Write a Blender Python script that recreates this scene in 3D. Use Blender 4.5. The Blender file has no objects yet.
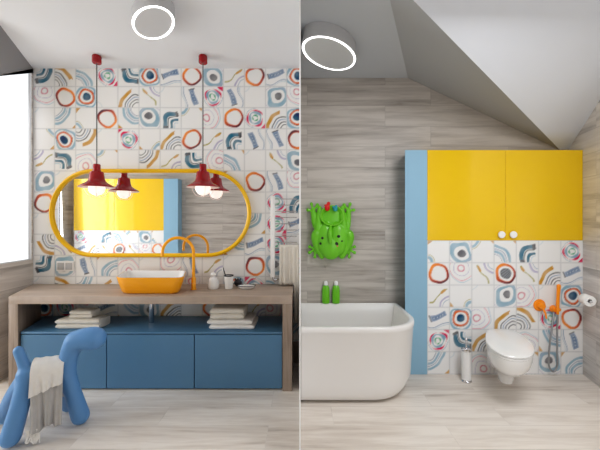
import bpy, bmesh, math, random
import numpy as np
from mathutils import Vector, Matrix

random.seed(7)
rng = np.random.RandomState(11)
SC = bpy.context.scene
COL = SC.collection
F = 320.0            # focal length in pixels of the 600 wide frame
H = 1.40             # eye height
HZ = 219.0           # horizon row
D = 3.107            # back wall of both rooms
DR = 2.881           # face of the boxed-out wall beside the bath
YF = 2.60            # front of the vanity
ZC = 0.77            # worktop height
CL = 2.861           # ceiling, vanity room
CR = 2.769           # ceiling, bath room


def P(px, py, Y):
    return Vector(((px - 300.0) * Y / F, Y, H - (py - HZ) * Y / F))


def XP(px, Y):
    return (px - 300.0) * Y / F


def ZP(py, Y):
    return H - (py - HZ) * Y / F


# ------------------------------------------------------------------ materials
def lin(c):
    out = []
    for v in c:
        v = v / 255.0
        out.append(v / 12.92 if v <= 0.04045 else ((v + 0.055) / 1.055) ** 2.4)
    return out


def mat(name, rgb, rough=0.5, metal=0.0, coat=0.0, var=0.04, nscale=6.0, bump=0.0, bscale=80.0, spec=None):
    m = bpy.data.materials.new(name)
    m.use_nodes = True
    nt = m.node_tree
    b = nt.nodes['Principled BSDF']
    c = lin(rgb)
    tc = nt.nodes.new('ShaderNodeTexCoord')
    n = nt.nodes.new('ShaderNodeTexNoise')
    n.inputs['Scale'].default_value = nscale
    n.inputs['Detail'].default_value = 3
    nt.links.new(tc.outputs['Object'], n.inputs['Vector'])
    mx = nt.nodes.new('ShaderNodeMix')
    mx.data_type = 'RGBA'
    mx.inputs[6].default_value = [v * (1 - var) for v in c] + [1]
    mx.inputs[7].default_value = [min(1, v * (1 + var)) for v in c] + [1]
    nt.links.new(n.outputs['Fac'], mx.inputs[0])
    nt.links.new(mx.outputs[2], b.inputs['Base Color'])
    b.inputs['Roughness'].default_value = rough
    b.inputs['Metallic'].default_value = metal
    b.inputs['Coat Weight'].default_value = coat
    b.inputs['Coat Roughness'].default_value = 0.04
    if spec is not None:
        b.inputs['Specular IOR Level'].default_value = spec
    if bump > 0:
        n2 = nt.nodes.new('ShaderNodeTexNoise')
        n2.inputs['Scale'].default_value = bscale
        n2.inputs['Detail'].default_value = 4
        nt.links.new(tc.outputs['Object'], n2.inputs['Vector'])
        bp = nt.nodes.new('ShaderNodeBump')
        bp.inputs['Strength'].default_value = bump
        bp.inputs['Distance'].default_value = 0.01
        nt.links.new(n2.outputs['Fac'], bp.inputs['Height'])
        nt.links.new(bp.outputs['Normal'], b.inputs['Normal'])
    return m


def emit(name, rgb, s):
    m = bpy.data.materials.new(name)
    m.use_nodes = True
    b = m.node_tree.nodes['Principled BSDF']
    b.inputs['Base Color'].default_value = lin(rgb) + [1]
    b.inputs['Emission Color'].default_value = lin(rgb) + [1]
    b.inputs['Emission Strength'].default_value = s
    return m


def wood(name, along, across, dark, mid, light, plank=(1.2, 0.2), seam=0.0018, rough=0.45, streak=13.0, seamdark=0.72, off=0.0, lo=0.36, hi=0.62, su=0.9):
    """wood-look plank tile; along / across are axis indices of the object's coordinates"""
    m = bpy.data.materials.new(name)
    m.use_nodes = True
    nt = m.node_tree
    L = nt.links
    b = nt.nodes['Principled BSDF']
    tc = nt.nodes.new('ShaderNodeTexCoord')
    sp = nt.nodes.new('ShaderNodeSeparateXYZ')
    L.new(tc.outputs['Object'], sp.inputs[0])
    cb = nt.nodes.new('ShaderNodeCombineXYZ')
    L.new(sp.outputs[along], cb.inputs[0])
    L.new(sp.outputs[across], cb.inputs[1])
    ad = nt.nodes.new('ShaderNodeVectorMath')
    ad.operation = 'ADD'
    ad.inputs[1].default_value = (off + 20.0, 20.0 + off * 0.3, 0)
    L.new(cb.outputs[0], ad.inputs[0])
    br = nt.nodes.new('ShaderNodeTexBrick')
    br.offset = 0.37
    br.inputs['Color1'].default_value = (0, 0, 0, 1)
    br.inputs['Color2'].default_value = (1, 1, 1, 1)
    br.inputs['Mortar'].default_value = (0.5, 0.5, 0.5, 1)
    br.inputs['Scale'].default_value = 1.0
    br.inputs['Mortar Size'].default_value = seam
    br.inputs['Mortar Smooth'].default_value = 0.3
    br.inputs['Brick Width'].default_value = plank[0]
    br.inputs['Row Height'].default_value = plank[1]
    L.new(ad.outputs[0], br.inputs['Vector'])
    w = nt.nodes.new('ShaderNodeMath')
    w.operation = 'MULTIPLY'
    w.inputs[1].default_value = 23.0
    L.new(br.outputs['Color'], w.inputs[0])
    def streaks(sx, sy, detail, dist):
        mp = nt.nodes.new('ShaderNodeVectorMath')
        mp.operation = 'MULTIPLY'
        mp.inputs[1].default_value = (sx, sy, 1)
        L.new(ad.outputs[0], mp.inputs[0])
        n = nt.nodes.new('ShaderNodeTexNoise')
        n.noise_dimensions = '4D'
        n.inputs['Scale'].default_value = 1.0
        n.inputs['Detail'].default_value = detail
        n.inputs['Roughness'].default_value = 0.6
        n.inputs['Distortion'].default_value = dist
        L.new(mp.outputs[0], n.inputs['Vector'])
        L.new(w.outputs[0], n.inputs['W'])
        return n
    n1 = streaks(su, streak, 5, 0.6)
    n2 = streaks(su * 3.0, streak * 4.0, 3, 0.3)
    mixf = nt.nodes.new('ShaderNodeMix')
    mixf.data_type = 'FLOAT'
    mixf.inputs[0].default_value = 0.25
    L.new(n1.outputs['Fac'], mixf.inputs[2])
    L.new(n2.outputs['Fac'], mixf.inputs[3])
    cr = nt.nodes.new('ShaderNodeValToRGB')
    cr.color_ramp.elements[0].position = lo
    cr.color_ramp.elements[0].color = lin(dark) + [1]
    cr.color_ramp.elements[1].position = hi
    cr.color_ramp.elements[1].color = lin(light) + [1]
    e = cr.color_ramp.elements.new(lo + (hi - lo) * 0.42)
    e.color = lin(mid) + [1]
    L.new(mixf.outputs[0], cr.inputs[0])
    seamx = nt.nodes.new('ShaderNodeMix')
    seamx.data_type = 'RGBA'
    seamx.blend_type = 'MULTIPLY'
    L.new(br.outputs['Fac'], seamx.inputs[0])
    L.new(cr.outputs[0], seamx.inputs[6])
    seamx.inputs[7].default_value = (seamdark, seamdark, seamdark, 1)
    L.new(seamx.outputs[2], b.inputs['Base Color'])
    b.inputs['Roughness'].default_value = rough
    return m


def glass_mat():
    m = bpy.data.materials.new('window glass')
    m.use_nodes = True
    nt = m.node_tree
    nt.nodes.clear()
    o = nt.nodes.new('ShaderNodeOutputMaterial')
    t = nt.nodes.new('ShaderNodeBsdfTransparent')
    g = nt.nodes.new('ShaderNodeBsdfGlossy')
    g.inputs['Roughness'].default_value = 0.02
    mx = nt.nodes.new('ShaderNodeMixShader')
    mx.inputs[0].default_value = 0.05
    nt.links.new(t.outputs[0], mx.inputs[1])
    nt.links.new(g.outputs[0], mx.inputs[2])
    nt.links.new(mx.outputs[0], o.inputs['Surface'])
    return m


def attr_mat(name):
    m = bpy.data.materials.new(name)
    m.use_nodes = True
    nt = m.node_tree
    b = nt.nodes['Principled BSDF']
    a = nt.nodes.new('ShaderNodeAttribute')
    a.attribute_name = 'tile'
    nt.links.new(a.outputs['Color'], b.inputs['Base Color'])
    b.inputs['Roughness'].default_value = 0.28
    return m


M = {
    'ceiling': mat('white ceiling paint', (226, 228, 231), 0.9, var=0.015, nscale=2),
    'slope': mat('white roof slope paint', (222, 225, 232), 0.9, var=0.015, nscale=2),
    'ceilshade': mat('shade-toned ceiling paint', (192, 195, 200), 0.9, var=0.015, nscale=2),  # bath ceiling greyed so its shade sits in the colour
    'cheekshade': mat('shade-toned cheek paint', (178, 179, 181), 0.9, var=0.015, nscale=2),  # darker grey paints in the shade on the cheek beside the lit slope
    'soffit': mat('shade-toned soffit paint', (150, 150, 152), 0.9, var=0.03, nscale=3),  # shade of the soffit put into its grey
    'plain': mat('plain white plaster', (225, 225, 225), 0.9, var=0.01),
    'edge': mat('white panel edge', (250, 250, 250), 0.7, var=0.0),
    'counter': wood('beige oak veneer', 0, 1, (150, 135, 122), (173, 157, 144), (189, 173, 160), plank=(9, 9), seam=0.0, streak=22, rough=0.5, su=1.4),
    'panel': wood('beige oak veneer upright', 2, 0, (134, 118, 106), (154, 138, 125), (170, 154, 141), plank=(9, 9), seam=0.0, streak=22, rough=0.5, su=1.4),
    'wallx': wood('grey wood-look wall tile', 0, 2, (124, 116, 110), (174, 166, 159), (202, 195, 188), plank=(1.2, 0.2), off=0.33, streak=11, lo=0.3, hi=0.58),
    'wally': wood('grey wood-look side wall tile', 1, 2, (170, 165, 161), (206, 201, 197), (226, 222, 218), plank=(1.2, 0.2), off=0.1, streak=10),  # same tile lightened, colour making up for weak light on side walls
    'floor': wood('pale wood-look floor tile', 0, 1, (176, 163, 152), (216, 206, 196), (238, 231, 223), plank=(1.2, 0.22), off=0.17, rough=0.35, streak=8, lo=0.28, hi=0.56, seamdark=0.88),
    'blue': mat('blue satin lacquer', (88, 130, 164), 0.38, var=0.03),
    'bluedark': mat('dark blue shadow gap', (26, 44, 66), 0.6, var=0.0),
    'palebl': mat('pale blue panel', (148, 188, 212), 0.5, var=0.02),
    'yellow': mat('yellow gloss lacquer', (240, 199, 0), 0.25, coat=0.7, var=0.02, nscale=2),
    'yframe': mat('yellow mirror frame', (246, 196, 10), 0.35, var=0.02),
    'basin': mat('orange-yellow basin enamel', (246, 170, 8), 0.3, coat=0.3, var=0.02),
    'tap': mat('orange tap enamel', (255, 176, 8), 0.28, coat=0.4, var=0.01),
    'white': mat('white ceramic', (240, 240, 240), 0.22, coat=0.5, var=0.0),
    'acryl': mat('white acrylic', (238, 236, 234), 0.28, coat=0.3, var=0.0),
    'whitep': mat('white plastic', (244, 244, 244), 0.4, var=0.0),
    'red': mat('red enamel', (158, 4, 18), 0.2, coat=0.2, var=0.02),
    'lining': mat('pale shade lining', (248, 226, 220), 0.5, var=0.0),
    'chrome': mat('chrome', (215, 215, 218), 0.14, metal=1.0, var=0.0),
    'steel': mat('brushed steel hose', (170, 172, 176), 0.3, metal=1.0, var=0.05, nscale=60),
    'black': mat('black plastic', (18, 18, 20), 0.4, var=0.0),
    'dark': mat('dark slate plastic', (52, 50, 60), 0.4, var=0.05),
    'puppy': mat('blue moulded plastic', (98, 148, 200), 0.42, var=0.03, nscale=4),
    'green': mat('green plastic', (116, 200, 40), 0.35, coat=0.2, var=0.05),
    'greend': mat('bright green scoop', (128, 208, 52), 0.4, var=0.05),
    'gbottle': mat('green bottle', (112, 196, 36), 0.3, coat=0.3, var=0.04),
    'toyred': mat('red bath toy rubber', (218, 34, 34), 0.4, var=0.03),
    'toyteal': mat('teal bath toy rubber', (50, 160, 175), 0.4, var=0.03),
    'pink': mat('pink spot', (235, 130, 120), 0.5, var=0.0),
    'towelw': mat('white terry towel', (236, 234, 231), 0.95, var=0.06, nscale=30, bump=0.5, bscale=220),
    'towelg': mat('grey terry towel', (190, 189, 189), 0.95, var=0.10, nscale=18, bump=0.5, bscale=220),
    'towelb': mat('cream terry towel', (226, 221, 212), 0.95, var=0.05, nscale=30, bump=0.5, bscale=220),
    'paper': mat('white tissue paper', (246, 245, 243), 0.95, var=0.01),
    'lampgrey': mat('silver grey lamp housing', (188, 188, 190), 0.45, var=0.02),
    'lampdisc': mat('frosted lamp disc', (205, 206, 208), 0.6, var=0.0),
    'ring': emit('lit white lamp ring', (255, 255, 255), 1.8),
    'bulb': emit('frosted bulb', (255, 246, 240), 0.5),
    'wframe': mat('white window frame', (214, 216, 220), 0.5, var=0.0),
    'glass': glass_mat(),
    'tile': attr_mat('patterned ceramic tile'),
    'orange': mat('orange shower plastic', (253, 152, 8), 0.3, coat=0.3, var=0.01),
    'cord': mat('grey cord', (70, 70, 72), 0.6, var=0.0),
}
mm = bpy.data.materials.new('mirror silver')
mm.use_nodes = True
mb = mm.node_tree.nodes['Principled BSDF']
mb.inputs['Base Color'].default_value = (0.93, 0.94, 0.95, 1)
mb.inputs['Metallic'].default_value = 1.0
mb.inputs['Roughness'].default_value = 0.0
M['mirror'] = mm


# ------------------------------------------------------------------ mesh helpers
def obj(name, bm, material, parent=None, smooth=True, angle=35):
    me = bpy.data.meshes.new(name)
    bmesh.ops.recalc_face_normals(bm, faces=bm.faces[:])
    bm.to_mesh(me)
    bm.free()
    me.materials.append(material)
    if smooth:
        for p in me.polygons:
            p.use_smooth = True
        try:
            me.set_sharp_from_angle(angle=math.radians(angle))
        except Exception:
            pass
    o = bpy.data.objects.new(name, me)
    COL.objects.link(o)
    if parent is not None:
        o.parent = parent
        root = parent
        while root.parent is not None:
            root = root.parent
        me.transform(Matrix.Translation(-root.location))
    return o


def tag(o, label, cat, group=None):
    o['label'] = label
    o['category'] = cat
    if group:
        o['group'] = group
    return o


def thing(name, loc, label, cat, group=None):
    o = bpy.data.objects.new(name, None)
    COL.objects.link(o)
    o.empty_display_size = 0.05
    o.location = loc
    return tag(o, label, cat, group)


def struct(name, bm, m, smooth=False, parent=None):
    o = obj(name, bm, m, parent, smooth)
    if parent is None:
        o['kind'] = 'structure'
    return o


def box(bm, x0, x1, y0, y1, z0, z1, bev=0.0, seg=2):
    t = bmesh.new()
    vs = [t.verts.new((x, y, z)) for x in (x0, x1) for y in (y0, y1) for z in (z0, z1)]
    for f in ((0, 1, 3, 2), (4, 6, 7, 5), (0, 4, 5, 1), (2, 3, 7, 6), (0, 2, 6, 4), (1, 5, 7, 3)):
        t.faces.new([vs[i] for i in f])
    bmesh.ops.recalc_face_normals(t, faces=t.faces[:])
    if bev > 0:
        bmesh.ops.bevel(t, geom=t.edges[:], offset=bev, segments=seg, profile=0.5, affect='EDGES')
    merge(bm, t)
    return bm


def merge(bm, t):
    mp = {v: bm.verts.new(v.co) for v in t.verts}
    for f in t.faces:
        try:
            bm.faces.new([mp[v] for v in f.verts])
        except ValueError:
            pass
    t.free()


def poly(bm, pts):
    bm.faces.new([bm.verts.new(p) for p in pts])
    return bm


def prism(bm, pts, z0, z1, bev=0.0):
    t = bmesh.new()
    a = [t.verts.new((p[0], p[1], z0)) for p in pts]
    b = [t.verts.new((p[0], p[1], z1)) for p in pts]
    n = len(pts)
    t.faces.new(a[::-1])
    t.faces.new(b)
    for i in range(n):
        t.faces.new((a[i], a[(i + 1) % n], b[(i + 1) % n], b[i]))
    bmesh.ops.recalc_face_normals(t, faces=t.faces[:])
    if bev > 0:
        bmesh.ops.bevel(t, geom=t.edges[:], offset=bev, segments=2, profile=0.5, affect='EDGES')
    merge(bm, t)
    return bm


def loft(bm, rings, cap0=True, cap1=True, closed=True):
    vr = [[bm.verts.new(p) for p in r] for r in rings]
    n = len(vr[0])
    for a, b in zip(vr[:-1], vr[1:]):
        for i in range(n if closed else n - 1):
            j = (i + 1) % n
            bm.faces.new((a[i], a[j], b[j], b[i]))
    if cap0:
        bm.faces.new(vr[0][::-1])
    if cap1:
        bm.faces.new(vr[-1])
    return bm


def lathe(bm, prof, c=(0, 0, 0), segs=40, cap0=True, cap1=True, sx=1.0, sy=1.0):
    rings = []
    for r, z in prof:
        r = max(r, 1e-4)
        rings.append([(c[0] + sx * r * math.cos(2 * math.pi * i / segs), c[1] + sy * r * math.sin(2 * math.pi * i / segs), c[2] + z) for i in range(segs)])
    return loft(bm, rings, cap0, cap1)


def axis_lathe(bm, prof, c, d, segs=32):
    """profile (radius, distance) turned about the axis d through c"""
    d = Vector(d).normalized()
    q = Vector((0, 0, 1)).rotation_difference(d)
    rings = []
    for r, s in prof:
        r = max(r, 1e-4)
        rings.append([Vector(c) + q @ Vector((r * math.cos(2 * math.pi * i / segs), r * math.sin(2 * math.pi * i / segs), s)) for i in range(segs)])
    return loft(bm, rings)


def smooth_path(pts, n=8):
    pts = [Vector(p) for p in pts]
    out = []
    for i in range(len(pts) - 1):
        p0 = pts[max(i - 1, 0)]
        p1, p2 = pts[i], pts[i + 1]
        p3 = pts[min(i + 2, len(pts) - 1)]
        for k in range(n):
            t = k / n
            out.append(0.5 * ((2 * p1) + (p2 - p0) * t + (2 * p0 - 5 * p1 + 4 * p2 - p3) * t * t + (3 * p1 - p0 - 3 * p2 + p3) * t ** 3))
    out.append(pts[-1])
    return out


def tube(bm, pts, r, segs=14, round_ends=False):
    pts = [Vector(p) for p in pts]
    rs = list(r) if isinstance(r, (list, tuple)) else [r] * len(pts)
    if len(rs) != len(pts):
        xs = np.linspace(0, 1, len(rs))
        rs = list(np.interp(np.linspace(0, 1, len(pts)), xs, rs))
    if round_ends:
        d0 = (pts[0] - pts[1]).normalized()
        d1 = (pts[-1] - pts[-2]).normalized()
        pre, prer, post, postr = [], [], [], []
        for k in range(5):
            a = math.pi / 2 * (1 - k / 5) * 0.97
            pre.append(pts[0] + d0 * rs[0] * math.sin(a)); prer.append(rs[0] * math.cos(a))
            a2 = math.pi / 2 * ((k + 1) / 5) * 0.97
            post.append(pts[-1] + d1 * rs[-1] * math.sin(a2)); postr.append(rs[-1] * math.cos(a2))
        pts = pre + pts + post
        rs = prer + rs + postr
    up = None
    rings = []
    for i, p in enumerate(pts):
        d = (pts[min(i + 1, len(pts) - 1)] - pts[max(i - 1, 0)]).normalized()
        if up is None:
            up = d.orthogonal().normalized()
        else:
            up = (up - d * up.dot(d)).normalized()
        s = d.cross(up)
        rings.append([p + (up * math.cos(2 * math.pi * k / segs) + s * math.sin(2 * math.pi * k / segs)) * rs[i] for k in range(segs)])
    return loft(bm, rings)


def ellipsoid(bm, c, r, rot=None, u=24, v=16):
    t = bmesh.new()
    bmesh.ops.create_uvsphere(t, u_segments=u, v_segments=v, radius=1.0)
    R = rot if rot is not None else Matrix.Identity(3)
    for vv in t.verts:
        vv.co = Vector(c) + R @ Vector((vv.co.x * r[0], vv.co.y * r[1], vv.co.z * r[2]))
    merge(bm, t)
    return bm


def rrect(x0, x1, y0, y1, r, n=8):
    """rounded rectangle outline, anticlockwise; r one radius or four (x1y1, x0y1, x0y0, x1y0)"""
    if not isinstance(r, (list, tuple)):
        r = [r] * 4
    out = []
    for (cx, cy, a0, rr) in ((x1, y1, 0, r[0]), (x0, y1, 90, r[1]), (x0, y0, 180, r[2]), (x1, y0, 270, r[3])):
        rr = max(rr, 1e-4)
        ox = cx - rr if cx == x1 else cx + rr
        oy = cy - rr if cy == y1 else cy + rr
        for k in range(n + 1):
            a = math.radians(a0 + 90 * k / n)
            out.append((ox + rr * math.cos(a), oy + rr * math.sin(a)))
    return out


def remesh(o, size, smooth=6, fac=0.5):
    m = o.modifiers.new('remesh', 'REMESH')
    m.mode = 'VOXEL'
    m.voxel_size = size
    m.use_smooth_shade = True
    s = o.modifiers.new('smooth', 'SMOOTH')
    s.iterations = smooth
    s.factor = fac
    return o


def copy_tree(o, delta, label=None, parent=None):
    c = o.copy()
    COL.objects.link(c)
    if parent is None:
        c.location = o.location + Vector(delta)
        if label:
            c['label'] = label
    else:
        c.parent = parent
    for ch in list(o.children):
        copy_tree(ch, delta, None, c)
    return c


# ------------------------------------------------------------------ patterned tiles
C = {k: np.array(lin(v)) for k, v in dict(
    white=(240, 240, 240), grout=(212, 213, 215), orange=(232, 110, 24), red=(206, 40, 34), maroon=(92, 20, 44), amber=(246, 150, 30), teal=(34, 112, 140),
    deep=(24, 84, 120), sky=(158, 194, 214), pale=(196, 212, 222), slate=(104, 128, 164), slate2=(136, 158, 188), grey=(112, 112, 118), dgrey=(70, 72, 80),
    ochre=(206, 154, 52), pink=(222, 44, 100), rose=(224, 140, 160), lilac=(186, 180, 208), olive=(176, 168, 92), green=(90, 178, 140)).items()}
AA = 0.055


def cov(d):
    return np.clip(0.5 - d / AA, 0, 1)


def paint(img, mask, c):
    return img * (1 - mask[..., None]) + np.asarray(c) * mask[..., None]


def ringd(U, V, cx, cy, r, w, sx=1.0, sy=1.0):
    return np.abs(np.hypot((U - cx) / sx, (V - cy) / sy) - r) - w / 2


def discd(U, V, cx, cy, r, sx=1.0, sy=1.0):
    return np.hypot((U - cx) / sx, (V - cy) / sy) - r


def sqd(U, V, cx, cy, r, p=3.0):
    return (np.abs(U - cx) ** p + np.abs(V - cy) ** p) ** (1 / p) - r


def capd(U, V, a, b, w):
    ax, ay = a
    bx, by = b
    t = np.clip(((U - ax) * (bx - ax) + (V - ay) * (by - ay)) / ((bx - ax) ** 2 + (by - ay) ** 2), 0, 1)
    return np.hypot(U - ax - t * (bx - ax), V - ay - t * (by - ay)) - w


def boxd(U, V, cx, cy, a, hw, hh):
    c, s = math.cos(a), math.sin(a)
    x = (U - cx) * c + (V - cy) * s
    y = -(U - cx) * s + (V - cy) * c
    return np.maximum(np.abs(x) - hw, np.abs(y) - hh)


def motif(k, U, V):
    a1, a2, a3, a4 = rng.uniform(0, 6.28, 4)
    U, V = (U + 0.05 * np.sin(2.3 * V + a1) + 0.03 * np.sin(5.1 * V + 3 * U + a2), V + 0.05 * np.sin(2.6 * U + a3) + 0.03 * np.sin(4.7 * U - 3 * V + a4))
    img = motif_flat(k, U, V)
    wash = (0.98 if k in 'ALBD' else 0.9) + (0.03 if k in 'AL' else 0.12) * np.sin(3.1 * U + 2.2 * V + a2) * np.sin(2.7 * V - 2.9 * U + a4)
    return C['white'] + (img - C['white']) * wash[..., None]


def motif_flat(k, U, V):
    img = np.ones(U.shape + (3,)) * C['white']
    wob = 0.05 * np.sin(3 * np.arctan2(V, U) + 1.0)
    ang = np.arctan2(V, U)
    if k in 'AL':
        t = (np.sin(ang - 0.6) * 0.5 + 0.5)[..., None]
        c1 = C['maroon'] * (1 - t) + C['red'] * t
        c2 = C['red'] * (1 - t) + C['amber'] * t
        s = np.clip((np.cos(ang - 2.4) * 0.5 + 0.5), 0, 1)[..., None]
        col = c1 * (1 - s) + c2 * s
        m = cov(ringd(U, V, 0, 0, 0.82, 0.21))
        img = img * (1 - m[..., None]) + col * m[..., None]
        img = paint(img, cov(ringd(U, V, 0.03, 0.0, 0.72, 0.045)) * 0.8, C['orange'])
        if k == 'L':
            img = paint(img, cov(discd(U, V, 0.0, 0.0, 0.5)), C['grey'])
            for i in range(-4, 5):
                img = paint(img, cov(np.abs(V + 0.4 * U - i * 0.12) - 0.012) * cov(discd(U, V, 0, 0, 0.5)) * 0.5, C['pale'])
    elif k == 'B':
        img = paint(img, cov(sqd(U, V, -0.05, 0.02, 1.02, 2.6) + wob), C['sky'] * 0.92)
        img = paint(img, cov(sqd(U, V, 0.0, 0.0, 0.84, 2.6) + wob), C['white'])
        img = paint(img, cov(ringd(U, V, 0.05, 0.03, 0.66, 0.16)), C['orange'] * 0.9 + 0.06)
        img = paint(img, cov(ringd(U, V, 0.05, 0.03, 0.76, 0.035)), C['maroon'])
        img = paint(img, cov(discd(U, V, 0.08, 0.05, 0.38)), C['deep'])
        img = paint(img, cov(discd(U, V, 0.0, 0.1, 0.14)) * 0.5, C['teal'])
    elif k == 'C':
        img = paint(img, cov(sqd(U + 0.2 * V, V, 0.0, -0.08, 0.92, 3.2)), C['sky'] * 0.86)
        img = paint(img, cov(sqd(U + 0.2 * V, V, 0.08, -0.12, 0.64, 2.4)), C['white'])
        img = paint(img, cov(discd(U, V, 0.12, -0.18, 0.38, 1.0, 0.85)), C['grey'])
        img = paint(img, cov(ringd(U, V, -0.1, 0.0, 1.15, 0.04)), C['lilac'])
    elif k == 'D':
        img = paint(img, cov(ringd(U, V, 0.02, 0.0, 0.74, 0.10) + wob), C['pink'])
        img = paint(img, cov(ringd(U, V, 0.05, 0.03, 0.54, 0.17) + wob), C['sky'] * 0.85)
        img = paint(img, cov(ringd(U, V, 0.05, 0.05, 0.26, 0.1) + wob * 0.6), C['green'])
        m = cov(np.maximum(-(U + V * -1.0 - 1.45), -1))
        img = paint(img, m, C['pink'])
        img = paint(img, cov(ringd(U, V, 0, 0, 0.9, 0.03)) * (U < 0), C['slate2'])
    elif k == 'E':
        img = paint(img, cov(boxd(U, V, 0.0, 0.2, 0.35, 0.74, 0.24)), C['slate2'])
        img = paint(img, cov(boxd(U, V, 0.0, 0.2, 0.35, 0.60, 0.12)), C['slate'])
        for i in range(4):
            img = paint(img, cov(boxd(U, V, -0.42 + i * 0.28, 0.05 + i * 0.1, 0.9, 0.07, 0.035)), C['pale'])
        img = paint(img, cov(boxd(U, V, -0.75, -0.05, 0.35, 0.05, 0.28)), C['dgrey'])
        img = paint(img, cov(np.abs(V + 0.62 - 0.22 * np.sin(U * 2.2)) - 0.035), C['slate2'])
        img = paint(img, cov(np.abs(V + 0.78 - 0.22 * np.sin(U * 2.2)) - 0.03), C['pale'])
    elif k == 'F':
        for r, w, c in ((1.62, 0.34, 'ochre'), (1.34, 0.06, 'white'), (1.14, 0.10, 'dgrey'), (0.92, 0.08, 'slate2'), (0.68, 0.10, 'grey'), (0.40, 0.09, 'dgrey')):
            dd = np.abs((np.abs(U - 0.75) ** 1.7 + np.abs(V + 0.95) ** 1.7) ** (1 / 1.7) - r) - w / 2
            m = cov(dd)
            if c == 'ochre':
                m = m * np.clip((U < 0.35) + (V < 0), 0, 1)
            img = paint(img, m, C[c])
    elif k == 'G':
        for r, w, c in ((1.25, 0.36, 'teal'), (0.98, 0.07, 'dgrey'), (0.66, 0.22, 'teal'), (0.40, 0.05, 'sky')):
            dd = np.abs((np.abs(U - 0.7) ** 3.5 + np.abs(V + 0.8) ** 3.5) ** (1 / 3.5) - r) - w / 2
            img = paint(img, cov(dd) * (U < 0.75), C[c])
        img = paint(img, cov(boxd(U, V, 0.62, 0.45, 0.3, 0.14, 0.24)), C['dgrey'])
        img = paint(img, cov(boxd(U, V, -0.5, -0.86, 0.0, 0.2, 0.1)), C['dgrey'])
    elif k == 'I':
        img = paint(img, cov(ringd(U, V, 0.1, 0.55, 1.1, 0.055)), C['rose'])
        img = paint(img, cov(ringd(U, V, 0.0, 0.55, 0.3, 0.11)), C['rose'] * 0.9)
        img = paint(img, cov(ringd(U, V, 0.2, 0.6, 1.32, 0.08)), C['pale'])
        img = paint(img, cov(ringd(U, V, 0.05, 0.55, 0.7, 0.04)), C['lilac'])
    elif k == 'J':
        for r, w, c in ((1.5, 0.22, 'sky'), (1.24, 0.06, 'slate2'), (1.02, 0.2, 'sky'), (0.78, 0.05, 'slate')):
            img = paint(img, cov(ringd(U, V, 1.0, 1.0, r, w)), C[c] * 0.9)
        img = paint(img, cov(-(U * -1 - V - 1.55)), C['ochre'])
    elif k == 'K':
        img = paint(img, cov(np.abs(V - 0.75 * U - 0.16 * np.sin(U * 4)) - 0.07) * (np.abs(U) < 0.8), C['olive'])
        img = paint(img, cov(capd(U, V, (0.3, 0.3), (0.6, 0.5), 0.1)), C['ochre'])
        img = paint(img, cov(ringd(U, V, 1.1, -1.1, 1.0, 0.16)), C['lilac'])
        img = paint(img, cov(ringd(U, V, 1.1, -1.1, 0.72, 0.05)), C['slate2'])
    elif k == 'H':
        img = paint(img, cov(ringd(U, V, -1.2, 1.2, 0.7, 0.1)) * 0.5, C['pale'])
    elif k == 'N':
        img = paint(img, cov(ringd(U, V, -1.1, 1.1, 0.62, 0.24)), C['sky'] * 0.9)
        img = paint(img, cov(-(U + V - 1.55)), C['ochre'])
        img = paint(img, cov(ringd(U, V, -1.1, 1.1, 0.85, 0.05)), C['olive'])
    return img


def tile_mesh(name, x0, z_top, pitch, x_lo, x_hi, z_lo, z_hi, Y, layout, N=26):
    """layout rows from the top, each a list of (motif letter, quarter turns); the grid starts at x0 / z_top and is cut to the given limits"""
    step = pitch / N
    xs = np.unique(np.clip(np.arange(math.floor((x_lo - x0) / step), math.ceil((x_hi - x0) / step) + 1) * step + x0, x_lo, x_hi))
    zs = np.unique(np.clip(z_top - np.arange(math.floor((z_top - z_hi) / step), math.ceil((z_top - z_lo) / step) + 1) * step, z_lo, z_hi))
    nx, nz = len(xs), len(zs)
    X, Z = np.meshgrid(xs, zs)
    cx = (X - x0) / pitch
    cz = (z_top - Z) / pitch
    ci = np.floor(cx + 1e-6).astype(int)
    ri = np.floor(cz + 1e-6).astype(int)
    U = (cx - ci) * 2 - 1
    V = 1 - (cz - ri) * 2
    img = np.ones(X.shape + (3,)) * C['white']
    letters = 'ABCDEFGIJKHNL'
    for r in range(ri.min(), ri.max() + 1):
        for c in range(ci.min(), ci.max() + 1):
            m = (ri == r) & (ci == c)
            if not m.any():
                continue
            if 0 <= r < len(layout) and 0 <= c < len(layout[r]):
                k, q = layout[r][c][0], int(layout[r][c][1])
            else:
                k, q = letters[rng.randint(len(letters) - 1)], rng.randint(4)
            u, v = U[m], V[m]
            for _ in range(q):
                u, v = v, -u
            img[m] = motif(k, u, v)
    e = np.maximum(np.abs(U), np.abs(V))
    g = np.clip((e - (1 - 2.2 / N)) * N / 1.6, 0, 1)
    img = paint(img, g * 0.9, C['grout'])
    me = bpy.data.meshes.new(name)
    verts = np.stack([X.ravel(), np.full(X.size, Y), Z.ravel()], 1)
    idx = np.arange(nx * nz).reshape(nz, nx)
    f = np.stack([idx[:-1, :-1], idx[:-1, 1:], idx[1:, 1:], idx[1:, :-1]], -1).reshape(-1, 4)
    me.vertices.add(len(verts))
    me.vertices.foreach_set('co', verts.ravel())
    me.loops.add(f.size)
    me.loops.foreach_set('vertex_index', f.ravel())
    me.polygons.add(len(f))
    me.polygons.foreach_set('loop_start', np.arange(0, f.size, 4))
    me.polygons.foreach_set('loop_total', np.full(len(f), 4))
    me.update(calc_edges=True)
    a = me.color_attributes.new('tile', 'FLOAT_COLOR', 'POINT')
    rgba = np.concatenate([img.reshape(-1, 3), np.ones((X.size, 1))], 1)
    a.data.foreach_set('color', rgba.ravel())
    me.materials.append(M['tile'])
    o = bpy.data.objects.new(name, me)
    COL.objects.link(o)
    return o


def rows(s):
    return [r.split() for r in s.strip().split('\n')]


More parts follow.
